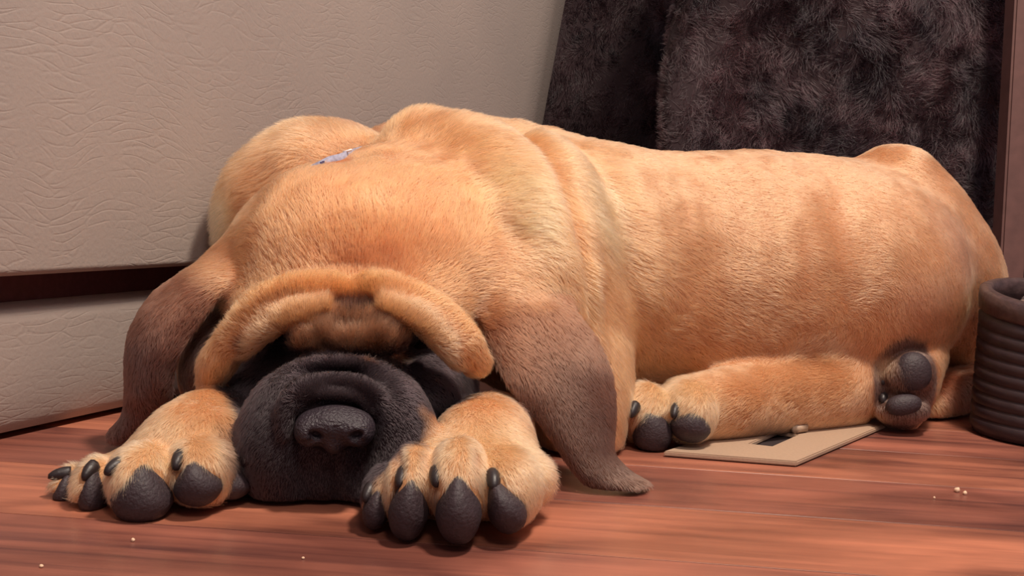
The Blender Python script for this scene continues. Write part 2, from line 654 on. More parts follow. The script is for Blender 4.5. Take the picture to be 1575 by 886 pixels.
# neck folds
B.tube([(655, 240, .985, .042), (735, 268, .955, .046), (792, 330, .935, .05), (828, 420, .922, .048), (850, 520, .915, .04)], 0.016)
B.tube([(800, 196, .97, .006), (848, 262, .93, .008), (880, 340, .912, .009), (897, 430, .905, .008), (905, 540, .905, .006)], 0.022, sub=True)
# near elbow and upper foreleg
B.tube([(872, 520, .98, .053), (882, 600, .96, .050), (892, 665, .945, .036)], 0.02)
# skull
B.ell(560, 410, .905, 212, 165, .105, k=0.012)
B.ell(545, 470, .87, 195, 80, .085, k=0.02)
B.ell(705, 345, .945, 125, 100, .07, rot=35, k=0.035)
B.ell(600, 300, .96, 110, 70, .07, k=0.02)
B.ell(762, 438, .885, 62, 48, .032, rot=40, k=0.03)
B.ell(352, 432, .885, 42, 44, .03, rot=-40, k=0.03)
# cheeks
B.ell(415, 605, .86, 76, 92, .06, k=0.018)
B.ell(345, 560, .875, 66, 85, .04, rot=15, k=0.01)
B.ell(650, 605, .86, 84, 88, .06, k=0.018)
# muzzle block
B.ell(520, 640, .805, 112, 118, .078, k=0.015)
B.ell(520, 700, .815, 138, 85, .075, k=0.02)
B.ell(522, 580, .80, 92, 46, .052, k=0.012)
# eye hollows
B.ell(426, 530, .775, 40, 42, .045, k=0.008, sub=True)
B.ell(658, 535, .775, 42, 42, .045, k=0.008, sub=True)
# frown lumps
B.ell(486, 514, .774, 44, 30, .018, rot=-15, k=0.003)
B.ell(592, 515, .774, 38, 30, .018, rot=18, k=0.003)
B.ell(540, 522, .772, 60, 24, .015, k=0.004)
for t in ([(462, 486, .764, .0018), (480, 505, .757, .0022), (500, 535, .760, .0018)], [(546, 482, .764, .002), (542, 505, .756, .0025), (546, 530, .757, .002)], [(622, 490, .764, .0018), (602, 508, .757, .0022), (582, 535, .760, .0018)],
          [(455, 500, .762, .0012), (500, 496, .757, .002), (540, 500, .757, .002), (590, 496, .757, .002), (625, 502, .762, .0012)]):
    B.tube(t, 0.004, sub=True)
B.ell(545, 490, .782, 80, 32, .016, k=0.006)
B.tube([(500, 462, .7635, .002), (530, 472, .7625, .003), (560, 472, .7625, .003), (592, 460, .7635, .002)], 0.004, sub=True)
# pale second fold
FOLD_A = B.tube([(380, 540, .785, .005), (406, 508, .774, .0085), (448, 484, .768, .0095), (498, 468, .768, .006)], 0.003)
FOLD_B = B.tube([(592, 468, .768, .006), (640, 487, .768, .0095), (676, 518, .774, .0095), (702, 556, .784, .006)], 0.003)
# brow roll
ROLL_PTS = B.tube([(322, 580, .80, .0095), (336, 556, .795, .0135), (366, 510, .787, .0115), (400, 468, .78, .0112), (440, 446, .780, .0100), (505, 437, .778, .0095), (543, 443, .780, .0088),
        (578, 438, .778, .0098), (632, 453, .781, .0108), (680, 486, .785, .0118), (712, 524, .79, .0132), (730, 554, .797, .012)], 0.009)
B.tube([(366, 462, .80, .003), (334, 500, .805, .012), (300, 545, .81, .014), (284, 590, .815, .013)], 0.004, sub=True)
# crease behind the roll
B.tube([(352, 460, .80, .002), (395, 432, .795, .0015), (450, 414, .795, .001), (520, 408, .795, .001), (600, 412, .795, .001), (660, 432, .79, .002), (712, 474, .795, .003), (748, 530, .80, .004)], 0.006, sub=True)
# flews
B.tube([(462, 585, .752, .013), (430, 622, .747, .019), (416, 680, .742, .023), (428, 735, .748, .022), (455, 762, .75, .015)], 0.006)
B.tube([(572, 585, .752, .013), (608, 622, .747, .019), (622, 680, .745, .023), (600, 735, .752, .022), (570, 762, .75, .015)], 0.006)
B.ell(515, 735, .765, 62, 45, .03, k=0.008)
# wrinkles arching over the nose
B.tube([(436, 668, .724, .006), (440, 632, .724, .0075), (462, 600, .726, .008), (500, 584, .73, .006), (540, 585, .73, .006), (575, 603, .73, .006), (596, 640, .73, .0055), (596, 672, .73, .004)], 0.003)
B.tube([(462, 632, .73, .0035), (478, 612, .728, .004), (515, 604, .726, .0045), (552, 612, .728, .004), (570, 634, .73, .0035)], 0.003)
B.tube([(440, 575, .747, .004), (480, 560, .745, .005), (520, 557, .745, .005), (565, 562, .746, .005), (600, 580, .75, .004)], 0.004)
B.tube([(516, 690, .722, .003), (516, 720, .73, .004), (516, 765, .738, .004)], 0.003, sub=True)
# ears
B.sheet([(335, 395, .88), (285, 420, .875), (238, 455, .87), (207, 500, .865), (197, 545, .86), (197, 600, .86), (192, 640, .865), (176, 668, .87)],
        [(388, 425, .84), (342, 452, .83), (308, 490, .825), (282, 528, .825), (268, 560, .83), (262, 590, .835), (256, 625, .85), (205, 668, .86)],
        .0055, k=0.006, bulge=.012, nv=30)
B.sheet([(742, 440, .868), (742, 470, .85), (748, 510, .835), (764, 556, .825), (788, 595, .815), (822, 635, .812), (850, 672, .81), (875, 712, .81), (905, 745, .81), (945, 756, .812)],
        [(806, 424, .905), (842, 446, .89), (876, 474, .87), (912, 520, .86), (936, 570, .85), (944, 620, .845), (943, 662, .84), (942, 695, .835), (962, 722, .832), (996, 745, .828)],
        .0050, k=0.014, bulge=.012, nu=80, nv=40)
# right (near) foreleg and paw
B.tube([(762, 658, .90, .026), (757, 668, .83, .031), (742, 697, .765, .037)], 0.006)
B.ell(712, 735, .735, 135, 66, .045, k=0.012)
for (a, b_, c, rx, ry, rz, rt) in [(590, 757, .708, 32, 46, .027, 8), (632, 747, .696, 40, 64, .033, 6), (706, 745, .691, 47, 70, .037, 0), (780, 748, .703, 50, 60, .035, -10)]:
    B.ell(a, b_, c, rx, ry, rz, rot=rt, k=0.005)
for t in ([(612, 690, .69), (616, 730, .672), (612, 790, .674)], [(656, 690, .682), (660, 740, .664), (664, 790, .668)], [(733, 690, .68), (742, 725, .665), (752, 765, .668)]):
    CREASES.append(B.tube([(a, b_, c, .0036) for a, b_, c in t], 0.005, sub=True))
# left foreleg and paw
B.tube([(345, 668, .86, .028), (328, 662, .80, .031), (290, 690, .755, .033)], 0.008)
B.ell(235, 725, .752, 118, 52, .04, rot=-22, k=0.014)
B.ell(325, 690, .758, 58, 62, .03, k=0.012)
for (a, b_, c, rx, ry, rz, rt) in [(110, 750, .742, 24, 33, .022, 10), (150, 747, .726, 31, 44, .027, 5), (220, 738, .712, 50, 58, .033, -5), (310, 725, .724, 52, 56, .033, -8)]:
    B.ell(a, b_, c, rx, ry, rz, rot=rt, k=0.005)
for t in ([(128, 725, .735), (128, 760, .715), (126, 785, .715)], [(176, 710, .715), (174, 745, .70), (176, 785, .695)], [(262, 690, .705), (268, 735, .693), (268, 780, .70)]):
    CREASES.append(B.tube([(a, b_, c, .0036) for a, b_, c in t], 0.005, sub=True))
# hind leg lying forward with its foot
B.tube([(1285, 592, 1.12, .048), (1240, 600, 1.09, .044), (1190, 608, 1.06, .039), (1110, 622, 1.01, .032), (1060, 628, .99, .029)], 0.014)
B.ell(990, 634, .975, 33, 48, .03, rot=10, k=0.006)
B.ell(1058, 634, .975, 45, 46, .034, rot=5, k=0.008)
CREASES.append(B.tube([(1030, 600, .955, .003), (1033, 640, .945, .003), (1036, 680, .945, .003)], 0.005, sub=True))
# other hind paw, soles up, and hock behind it
B.tube([(1408, 540, 1.14, .032), (1390, 585, 1.115, .034), (1384, 628, 1.105, .024)], 0.006)
B.ell(1392, 575, 1.095, 42, 38, .026, k=0.004)
B.ell(1385, 630, 1.09, 42, 24, .024, k=0.004)
B.tube([(1425, 625, 1.18, .022), (1462, 606, 1.20, .025), (1500, 594, 1.25, .026)], 0.004)
# flat where it lies on the floor
Zc = B.ax[2][None, None, :]
B.a = np.maximum(B.a, (0.0035 - Zc).astype(np.float32))

bv, bq = B.mesh()
bv = relax(bv, bq, 2, 0.5)
# loose skin: small uneven swells, stronger on the trunk and neck
bump = 0.0016 * wob(bv, 45, 61) + 0.0009 * wob(bv, 110, 62)
fl_ = np.clip((bv[:, 2] - .012) / .03, 0, 1)
bv = bv + (bv - np.stack([bv[:, 0], bv[:, 1] + .15, bv[:, 2] - .1], 1)) / .18 * (bump * fl_)[:, None]
k_ = np.clip((bv[:, 0] - .16) / .08, 0, 1) * fl_
bv[:, 1] += 0.0035 * k_ * wob(bv * np.array([1.0, .5, .45]), 55, 63)

# coat colours placed in space: markings, plus some painted highlights and shade
FAWN = np.array(s2l((215, 146, 99)))
ORANGE = np.array(s2l((210, 128, 82)))
CREAM = np.array(s2l((232, 184, 136)))
BROWN = np.array(s2l((112, 76, 62)))
GREYB = np.array(s2l((146, 108, 88)))
MASK = np.array(s2l((46, 35, 39)))
MARKS = [  # px, py, d, rx, ry, rz(m), rot, colour, soft, strength
    (560, 380, .90, 260, 200, .16, 0, ORANGE, .5, .9),
    (545, 345, .95, 300, 150, .10, 0, ORANGE, .5, .5),
    (560, 400, .82, 130, 36, .06, 0, s2l((168, 96, 62)), .8, .7),
    (795, 325, .90, 74, 120, .09, -25, s2l((250, 188, 134)), .9, .95),  # painted highlight on the neck bulge
    (935, 320, .94, 46, 150, .11, -16, CREAM, .8, .8),  # painted highlight along the shoulder crest
    (868, 330, .93, 30, 150, .09, -18, s2l((196, 122, 78)), .9, .75),  # shade of the neck groove, painted as darker orange
    (470, 300, 1.0, 170, 110, .14, -15, s2l((176, 112, 74)), .5, .8),
    (350, 335, 1.0, 50, 70, .10, 0, CREAM, .8, .8),
    (770, 400, .90, 80, 70, .06, 30, s2l((168, 98, 62)), .8, .7),
    (345, 400, .88, 60, 60, .06, 0, s2l((168, 98, 62)), .8, .7),
    (560, 190, 1.05, 70, 40, .10, 0, s2l((184, 112, 80)), .8, .7),
    (700, 730, .71, 190, 120, .09, 0, CREAM, .5, .55),
    (220, 720, .73, 190, 110, .09, 0, CREAM, .5, .55),
    (1030, 630, .97, 110, 80, .08, 0, CREAM, .6, .7),
    (1450, 380, 1.15, 70, 120, .2, -30, s2l((190, 132, 104)), .9, .6),  # greyish haunch shading painted into the coat, next mark too
    (1400, 460, 1.10, 110, 70, .12, 0, s2l((180, 122, 96)), .9, .5),
    # ears
    # mask, with some shade painted in around the brow
    (520, 665, .77, 180, 150, .12, 0, MASK, .15, 1.0),
    (395, 580, .79, 55, 60, .08, 0, MASK, .2, 1.0),
    (665, 585, .79, 62, 60, .08, 0, MASK, .2, 1.0),
    (432, 525, .80, 48, 50, .05, 0, MASK, .3, 1.0),  # mask drawn larger, so shade in the eye hollows is painted too
    (655, 530, .80, 52, 52, .05, 0, MASK, .3, 1.0),
    (425, 522, .80, 66, 50, .09, -30, MASK, .3, 1.0),
    (668, 535, .80, 66, 55, .09, 35, MASK, .3, 1.0),
    (690, 590, .83, 60, 62, .10, 0, MASK, .3, 1.0),
    (390, 560, .83, 66, 72, .08, 0, MASK, .3, 1.0),
    (420, 610, .84, 80, 90, .055, 0, MASK, .25, 1.0),
    (660, 610, .84, 95, 80, .06, 0, MASK, .25, 1.0),
    (318, 540, .86, 52, 92, .06, 20, s2l((62, 42, 40)), .3, .95),  # gap beside the left ear: blackish cheek plus painted shade
    (540, 512, .775, 104, 40, .06, 0, s2l((104, 74, 56)), .25, .95),
    (545, 468, .77, 50, 14, .03, 0, s2l((56, 38, 36)), .5, .9),  # shade of the V crease under the roll, painted dark
    (430, 494, .765, 66, 15, .016, -33, s2l((196, 150, 110)), .4, .9),
    (656, 504, .767, 62, 15, .018, 38, s2l((196, 150, 110)), .4, .9),
    (535, 562, .77, 110, 26, .06, 0, MASK, .3, 1.0),
    (640, 640, .78, 42, 60, .05, 0, MASK, .25, 1.0),
    (618, 590, .76, 66, 62, .07, 0, MASK, .3, 1.0),
    (425, 590, .76, 60, 60, .07, 0, MASK, .3, 1.0),
    # roll stays fawn
    (318, 560, .80, 36, 45, .025, 20, ORANGE, .3, .9),
    (728, 545, .795, 32, 45, .025, -25, ORANGE, .3, .9),
    # other hind paw and hock
    (1388, 588, 1.09, 60, 85, .06, 0, s2l((96, 72, 66)), .2, .95),
    (1350, 560, 1.10, 30, 30, .04, 0, CREAM, .8, .6),
    (1480, 600, 1.19, 75, 45, .08, 0, s2l((170, 98, 72)), .4, .9),
]


EARCOL = [(s2l((150, 92, 66)), s2l((88, 58, 52))), (s2l((146, 88, 60)), s2l((98, 68, 56)))]


def coat(p):
    base = FAWN[None, :] * (1 + 0.07 * wob(p, 38, 3)[:, None])
    out = np.array(base)
    for (px, py, d, rx, ry, rz, rot, col, soft, st) in MARKS:
        c = P(px, py, d)
        cr, sr = math.cos(math.radians(rot)), math.sin(math.radians(rot))
        R = np.array([RT * cr - UP * sr, -RT * sr - UP * cr, fwd])
        q = (p - c) @ R.T / np.array([rx * d / F, ry * d / F, rz])
        r = np.sqrt((q ** 2).sum(1)) + 0.05 * wob(p, 160, 5)
        w = np.clip((1 - r) / soft, 0, 1)
        w = (w * w * (3 - 2 * w) * st)[:, None]
        out = out * (1 - w) + np.array(col)[None, :] * w
    for e, (top, low) in zip(B.ear, EARCOL):
        lo, hi = e[:, :3].min(0) - .02, e[:, :3].max(0) + .02
        m = np.nonzero(((p > lo) & (p < hi)).all(1))[0]
        if not len(m): continue
        best = np.full(len(m), 9.0)
        bu = np.zeros(len(m))
        for x in e:
            dd = ((p[m] - x[:3]) ** 2).sum(1)
            b = dd < best
            best[b] = dd[b]
            bu[b] = x[3]
        bu = bu + .05 * wob(p[m], 60, 8)
        w = np.clip((.0125 - np.sqrt(best)) / .004, 0, 1) * np.clip((bu - .03) / .16, 0, 1)
        t = np.clip((bu - .10) / .45, 0, 1)[:, None]
        c = np.array(top) * (1 - t) + np.array(low) * t
        out[m] = out[m] * (1 - w[:, None]) + c * w[:, None]
    for t in CREASES:
        lo, hi = t[:, :3].min(0) - .01, t[:, :3].max(0) + .01
        m = np.nonzero(((p > lo) & (p < hi)).all(1))[0]
        if not len(m): continue
        best = np.full(len(m), 9.0)
        for x in t:
            best = np.minimum(best, np.sqrt(((p[m] - x[:3]) ** 2).sum(1)))
        w = (.6 * np.clip((.0075 - best) / .004, 0, 1))[:, None]
        out[m] = out[m] * (1 - w) + np.array(s2l((130, 88, 70)))[None, :] * w
    for q, pc_ in ((FOLD_A[::2], (192, 140, 100)), (FOLD_B[::2], (192, 140, 100)), (ROLL_PTS[::2], (212, 140, 90))):
        lo, hi = q[:, :3].min(0) - .02, q[:, :3].max(0) + .02
        m = np.nonzero(((p > lo) & (p < hi)).all(1))[0]
        if not len(m): continue
        best = np.full(len(m), 9.0)
        for x in q:
            best = np.minimum(best, np.sqrt(((p[m] - x[:3]) ** 2).sum(1)) - x[3])
        w = np.clip((.0042 + .0015 * wob(p[m], 200, 9) - best) / .004, 0, 1)[:, None]
        c = np.array(s2l(pc_))[None, :]
        out[m] = out[m] * (1 - w) + c * w
    return np.clip(out, 0.005, 1)


dog = empty('puppy', (0.1, 1.0, 0))
tag(dog, 'fawn puppy with black muzzle and brown ears asleep on the wood floor', 'dog')
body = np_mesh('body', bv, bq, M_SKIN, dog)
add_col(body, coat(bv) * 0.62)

# combing: px, py, d, direction in the picture (x right, y down, z towards viewer), length mm, lift
COMB = [
    (1000, 330, 1.03, 1, .25, 0, 9, .12), (1150, 300, 1.06, 1, .15, 0, 8, .10), (1100, 450, 1.04, 1, .35, 0, 9, .14), (1050, 550, 1.04, .9, .5, 0, 10, .16),
    (1250, 400, 1.06, 1, .3, 0, 8, .10), (1380, 300, 1.15, .9, .6, 0, 8, .10), (1450, 430, 1.13, .6, 1, 0, 8, .10), (1250, 600, 1.06, -1, .2, 0, 8, .12),
    (1120, 620, 1.0, -1, .1, 0, 8, .14), (1000, 620, .95, -.6, .8, .3, 8, .2),
    (900, 300, 1.0, 1, .35, 0, 13, .30), (930, 420, .97, 1, .45, 0, 13, .32), (940, 550, .95, .6, 1, 0, 13, .3), (940, 660, .93, .3, 1, 0, 11, .3),
    (780, 230, .98, 1, .1, 0, 12, .25), (800, 330, .93, .9, .5, 0, 17, .42), (850, 430, .92, .9, .8, 0, 15, .38), (700, 200, 1.0, .3, -.8, 0, 10, .25),
    (450, 250, 1.0, -.6, .4, .1, 14, .4), (350, 330, 1.0, -1, .5, .1, 15, .5), (550, 200, 1.0, -.2, -.6, 0, 10, .25),
    (480, 350, .84, -.4, -1, 0, 9, .22), (560, 300, .86, .1, -1, 0, 9, .22), (680, 350, .86, .6, -1, 0, 9, .22), (560, 400, .80, 0, -1, 0, 8, .25), (740, 420, .86, .9, -.1, 0, 9, .2),
    (380, 380, .86, -.8, .1, 0, 9, .2),
    (510, 430, .765, 0, -1, .2, 8, .4), (370, 480, .78, -.7, -.8, .2, 8, .3), (325, 560, .79, -.3, 1, .1, 8, .2), (700, 500, .775, .8, -.6, .2, 8, .3), (728, 550, .785, .5, .8, 0, 8, .2),
    (540, 505, .765, 0, -1, .5, 10, .5), (515, 600, .73, 0, -.8, .2, 3, .2), (430, 690, .73, -.5, .9, 0, 3, .15), (610, 690, .73, .5, .9, 0, 3, .15), (500, 750, .73, 0, 1, 0, 3, .15),
    (250, 480, .86, -.4, 1, 0, 6, .12), (230, 600, .86, 0, 1, 0, 6, .12), (830, 500, .85, .5, 1, 0, 7, .12), (900, 600, .83, .4, 1, 0, 6, .1), (930, 720, .82, .4, 1, 0, 6, .1),
    (760, 630, .78, -.1, 1, .1, 8, .15), (700, 700, .70, -.1, 1, .3, 8, .2), (600, 740, .69, -.2, 1, .2, 7, .2), (840, 710, .73, .9, .6, 0, 13, .4), (790, 750, .69, .3, 1, .2, 8, .2),
    (320, 640, .76, -.2, 1, .1, 8, .15), (230, 690, .72, -.3, 1, .2, 8, .2), (120, 720, .73, -.7, .8, .1, 9, .3), (360, 690, .74, .5, 1, 0, 12, .35), (310, 710, .71, .1, 1, .2, 9, .2),
    (1390, 590, 1.11, .3, 1, 0, 5, .2), (1480, 600, 1.16, .4, 1, 0, 10, .3),
]
CP = np.array([P(a[0], a[1], a[2]) for a in COMB])
CD = np.array([(RT * a[3] - UP * a[4] - fwd * a[5]) / math.hypot(a[3], a[4]) for a in COMB])
CL = np.array([[a[6] / 1000, a[7]] for a in COMB])


def comb(p):
    w = np.zeros((len(p), len(CP)))
    for i in range(len(CP)):
        dd = ((p - CP[i]) ** 2).sum(1)
        w[:, i] = 1.0 / (dd + 3e-4) ** 2
    w /= w.sum(1)[:, None]
    return w @ CD, w @ CL


def surf(px, py):
    ds = np.arange(.6, 1.3, .0012)
    pp = np.array([P(px, py, d) for d in ds])
    h = np.nonzero(B.at(pp) < 0)[0]
    return float(ds[h[0]]) if len(h) else 1.0


# pads, claws and nose keep clear of hair
NOHAIR = []


def ell_mesh(name, px, py, d, rx, ry, rz, rot, mat, parent, noise=0.025, seg=28, drop=None):
    bm = bmesh.new()
    bmesh.ops.create_uvsphere(bm, u_segments=seg, v_segments=seg // 2, radius=1)
    c = P(px, py, d)
    cr, sr = math.cos(math.radians(rot)), math.sin(math.radians(rot))
    R = np.array([RT * cr - UP * sr, -RT * sr - UP * cr, fwd])
    r = np.array([rx * d / F, ry * d / F, rz])
    vs = np.array([v.co[:] for v in bm.verts])
    vs = np.sign(vs) * np.abs(vs) ** 0.93
    vs = vs * (1 + noise * wob(vs, 3.0, int(px)))[:, None]
    if px < 1200:
        vs[:, 0] *= 1 - .5 * np.clip(-vs[:, 1] + .15, 0, 1)
    w = c + (vs * r) @ R
    w[:, 2] = np.maximum(w[:, 2], 0.0006)
    for v, co in zip(bm.verts, w):
        v.co = co
    NOHAIR.append((c, R, r * (.9 if px < 1200 else .78)))
    return bm_obj(name, bm, mat, parent)


PADS = [(580, 782, .699, 20, 32, .016, 12), (630, 778, .685, 30, 50, .022, 8), (706, 780, .678, 35, 52, .024, 0), (776, 778, .695, 29, 42, .020, -24),
        (104, 760, .741, 17, 28, .013, 10), (148, 758, .720, 22, 36, .018, 4), (220, 760, .702, 44, 44, .020, 6), (306, 742, .716, 35, 34, .020, -4), (358, 744, .741, 28, 24, .016, 0),
        (1000, 662, .960, 30, 36, .018, -20), (1062, 654, .960, 31, 26, .018, 12),
        (1404, 575, 1.076, 26, 27, .012, 0), (1390, 626, 1.074, 25, 15, .010, -8)]
for a in PADS:
    sd = surf(a[0], min(a[1], 770) if a[0] < 1200 else a[1])
    dd = sd + a[5] * (.62 if a[0] < 1200 else .35) if abs(sd - a[2]) < .05 else a[2]
    a = (a[0], a[1] - 3, dd, a[3] * 1.08, a[4] * 1.12, *a[5:])
    ell_mesh('paw_pad', *a, M_PAD, dog)


def claw(px, py, d, dx, dy, dz, r, L):
    c = P(px, py, d)
    dr = RT * dx - UP * dy - fwd * dz
    dr = dr / np.linalg.norm(dr)
    s = np.cross(dr, UP); s /= np.linalg.norm(s)
    u = np.cross(s, dr)
    vs, fs = [], []
    n, m = 7, 10
    for i in range(n):
        t = i / (n - 1)
        rr = r * 1.35 * math.sqrt(max(0, 1 - t * t * 0.9))
        o = c + dr * L * .75 * (t - 0.45) - u * (L * 0.12 * t * t)
        for j in range(m):
            a = 2 * math.pi * j / m
            vs.append(o + s * rr * math.cos(a) * .85 + u * rr * math.sin(a))
    for i in range(n - 1):
        for j in range(m):
            k = (j + 1) % m
            fs.append((i * m + j, i * m + k, (i + 1) * m + k, (i + 1) * m + j))
    fs.append(tuple(reversed(range(m))))
    fs.append(tuple(range((n - 1) * m, n * m)))
    mesh_obj('claw', vs, fs, M_CLAW, dog)
    NOHAIR.append((c + dr * L * .3, np.array([RT, -UP, fwd]), np.array([r * 1.2, r * 1.2, L])))


for a in [(567, 757, .690, -.3, .35, 1, .0040, .017), (618, 735, .672, -.1, .25, 1, .0043, .018), (672, 733, .664, 0, .2, 1, .0046, .018), (759, 738, .678, .1, .2, 1, .0044, .018),
          (93, 728, .735, -1, -.1, .5, .0036, .018), (137, 724, .712, -.2, .3, 1, .0040, .017), (175, 718, .698, -.5, .1, 1, .0042, .017), (274, 708, .697, 0, .2, 1, .0044, .018),
          (370, 699, .731, .8, .5, .6, .0036, .016),
          (974, 630, .944, -.5, .5, 1, .0042, .018), (1038, 632, .942, -.4, .4, 1, .0040, .018), (1358, 585, 1.115, -.5, .1, 1, .0040, .012), (1358, 613, 1.115, -.5, .3, 1, .0042, .012)]:
    sd = surf(a[0], a[1])
    claw(a[0], a[1], sd - .002 if abs(sd - a[2]) < .03 and a[0] > 980 or a[0] < 960 and a[0] != 370 else a[2], *a[3:])

# nose leather, sculpted finely
nc = P(515, 655, .722)
NF = Field(nc - np.array([.04, .04, .035]), nc + np.array([.04, .04, .035]), 0.0009)
NF.ell(515, 652, .728, 55, 30, .020, k=0.002)
NF.ell(477, 662, .726, 24, 25, .018, k=0.006)
NF.ell(553, 662, .726, 24, 25, .018, k=0.006)
NF.ell(515, 680, .726, 16, 18, .012, k=0.006)
NF.ell(484, 671, .707, 11, 7, .010, rot=20, k=0.003, sub=True)
NF.ell(547, 671, .707, 11, 7, .010, rot=-20, k=0.003, sub=True)
NF.tube([(463, 684, .713, .0015), (474, 682, .712, .0018), (488, 676, .71, .0015)], 0.003, sub=True)
NF.tube([(567, 684, .713, .0015), (556, 682, .712, .0018), (542, 676, .71, .0015)], 0.003, sub=True)
NF.tube([(515, 648, .7065, .0007), (515, 672, .7085, .0012), (515, 700, .714, .0012)], 0.003, sub=True)
nv_, nq_ = NF.mesh()
nv_ = relax(nv_, nq_, 2)
np_mesh('nose', nv_, nq_, M_NOSE, dog)
NOHAIR.append((P(515, 658, .722), np.array([RT, -UP, fwd]), np.array([60 * .722 / F, 34 * .722 / F, .03])))

# closed eyes deep in the hollows
for a in [(436, 520, .80, 16, 9, .008, 15), (652, 528, .80, 16, 9, .008, -15)]:
    ell_mesh('eyelid', *a, M_EYE, dog, seg=16)



CL_PTS = [(x, y, surf(x, y) + e) for x, y, e in [(478, 262, .006), (494, 254, -.003), (506, 248, .001), (522, 244, -.003), (540, 237, -.003), (556, 232, .006)]]
print('collar', CL_PTS)
NOHAIR.append((P(514, 247, surf(514, 247)), np.array([RT, -UP, fwd]), np.array([.013, .006, .03])))

# hair
def wgt(c, n):
    to = CAM - c
    to = to / np.linalg.norm(to, axis=1)[:, None]
    f = (n * to).sum(1)
    w = np.where(f > -0.15, 1.0, 0.16)
    w = w * np.clip(1.15 / np.linalg.norm(c - CAM, axis=1), .7, 1.6)
    w[c[:, 2] < 0.004] = 0
    return w


NH = 760000
hp, hn = scatter(bv, bq, wgt, NH)
keep = np.ones(len(hp), bool)
for c, R, r in NOHAIR:
    q = (hp - c) @ R.T / r
    keep &= (q ** 2).sum(1) > 1.12
keep &= hp[:, 2] > 0.004
hp, hn = hp[keep], hn[keep]
flow, ll = comb(hp)
n = len(hp)
flow = flow + 0.22 * np.stack([wob(hp, 120, 11), wob(hp, 120, 12), wob(hp, 120, 13)], 1) + 0.09 * np.stack([wob(hp, 420, 14), wob(hp, 420, 15), wob(hp, 420, 16)], 1) + rng.normal(size=(n, 3)) * 0.13
tan = flow - hn * (flow * hn).sum(1)[:, None]
tan /= np.maximum(np.linalg.norm(tan, axis=1), 1e-6)[:, None]
lift = ll[:, 1] * rng.uniform(.5, 1.5, n) + 0.10
dirs = tan + hn * lift[:, None]
dirs /= np.linalg.norm(dirs, axis=1)[:, None]
length = ll[:, 0] * rng.uniform(.7, 1.45, n)
tip = hp + dirs * length[:, None]
bad = tip[:, 2] < 0.002
length[bad] *= 0.3
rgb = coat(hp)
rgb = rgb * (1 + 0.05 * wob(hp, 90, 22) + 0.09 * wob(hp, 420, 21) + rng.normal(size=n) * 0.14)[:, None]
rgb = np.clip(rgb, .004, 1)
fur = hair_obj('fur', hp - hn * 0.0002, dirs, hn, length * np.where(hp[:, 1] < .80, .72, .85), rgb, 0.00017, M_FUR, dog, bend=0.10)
tag(fur, kind='stuff')

# ------------------------------------------------------------------ collar showing in the neck crease
M_COLLAR = simple('collar_cloth', s2l((150, 148, 168)), 0.7, 0.3, 300, .25)
M_STEEL = simple('steel', s2l((225, 215, 215)), 0.3)
cpts = catmull([P(*a) for a in CL_PTS], 24)
vs, fs = [], []
for i, c in enumerate(cpts):
    for dz, dy in ((-.006, 0), (.004, 0), (.004, .0022), (-.006, .0022)):
        vs.append(c + UP * dz + fwd * dy)
for i in range(len(cpts) - 1):
    for j in range(4):
        k = (j + 1) % 4
        fs.append((i * 4 + j, i * 4 + k, i * 4 + 4 + k, i * 4 + 4 + j))
fs += [(0, 1, 2, 3), (92, 93, 94, 95)]
collar = mesh_obj('collar', vs, fs, M_COLLAR, dog)
collar['label'] = 'pale blue and white collar'
mesh_obj('stitch', [c + UP * a - fwd * .0006 + RT * b for c in cpts[4:6] for a, b in ((-.004, 0), (.003, 0), (.003, .0022), (-.004, .0022))], [(0, 1, 2, 3), (4, 5, 6, 7)], simple('navy_thread', s2l((66, 66, 120)), .8), collar, False).parent = collar
bm = bmesh.new()
pb = cpts[17]
bmesh.ops.create_cube(bm, size=1, matrix=Matrix.Translation(Vector(pb + UP * .0035 - fwd * .001)) @ Matrix.Rotation(-.32, 4, 'Y') @ Matrix.Diagonal((.008, .002, .0018, 1)))
bmesh.ops.bevel(bm, geom=bm.edges[:], offset=.0004, segments=2, affect='EDGES')
bm_obj('buckle', bm, M_STEEL, None).parent = collar

# ------------------------------------------------------------------ plate on the floor
M_PLATE = simple('beige_plate', s2l((172, 146, 124)), 0.5, 0.1, 400, .05)
reg = [FL(1020, 703), FL(1225, 719), FL(1362, 660)]
r3 = reg[0] + (reg[2] - reg[1])
z0, z1 = 0.0008, 0.0052
corn = [reg[0], reg[1], reg[2], r3]
hole = [FL(1152, 691), FL(1186, 695), FL(1226, 677), FL(1196, 671)]
bm = bmesh.new()
oc = [bm.verts.new((p[0], p[1], z1)) for p in corn]
ih = [bm.verts.new((p[0], p[1], z1)) for p in hole]
for i in range(4):
    k = (i + 1) % 4
    bm.faces.new((oc[i], oc[k], ih[k], ih[i]))
ext = bmesh.ops.extrude_face_region(bm, geom=bm.faces[:])
for g in ext['geom']:
    if isinstance(g, bmesh.types.BMVert): g.co.z = z0
bmesh.ops.recalc_face_normals(bm, faces=bm.faces)
bmesh.ops.bevel(bm, geom=[e for e in bm.edges if e.calc_face_angle(0) > 0.5], offset=0.001, segments=2, affect='EDGES')
plate = empty('floor_plate', tuple((corn[0] + corn[2]) / 2 * np.array([1, 1, 0])))
tag(plate, 'flat beige plate with a rectangular slot, on the floor under the hind leg', 'plate')
bm_obj('plate_frame', bm, M_PLATE, plate, False)
vsw = [(p[0], p[1], .0007) for p in hole]
mesh_obj('slot', vsw, [(0, 1, 2, 3)], simple('slot_dark', s2l((40, 28, 30)), .8), plate, False)
lv = FL(1228, 674)
bm = bmesh.new()
bmesh.ops.create_cube(bm, size=1, matrix=Matrix.Translation((lv[0], lv[1], .010)) @ Matrix.Rotation(.7, 4, 'Z') @ Matrix.Diagonal((.022, .009, .012, 1)))
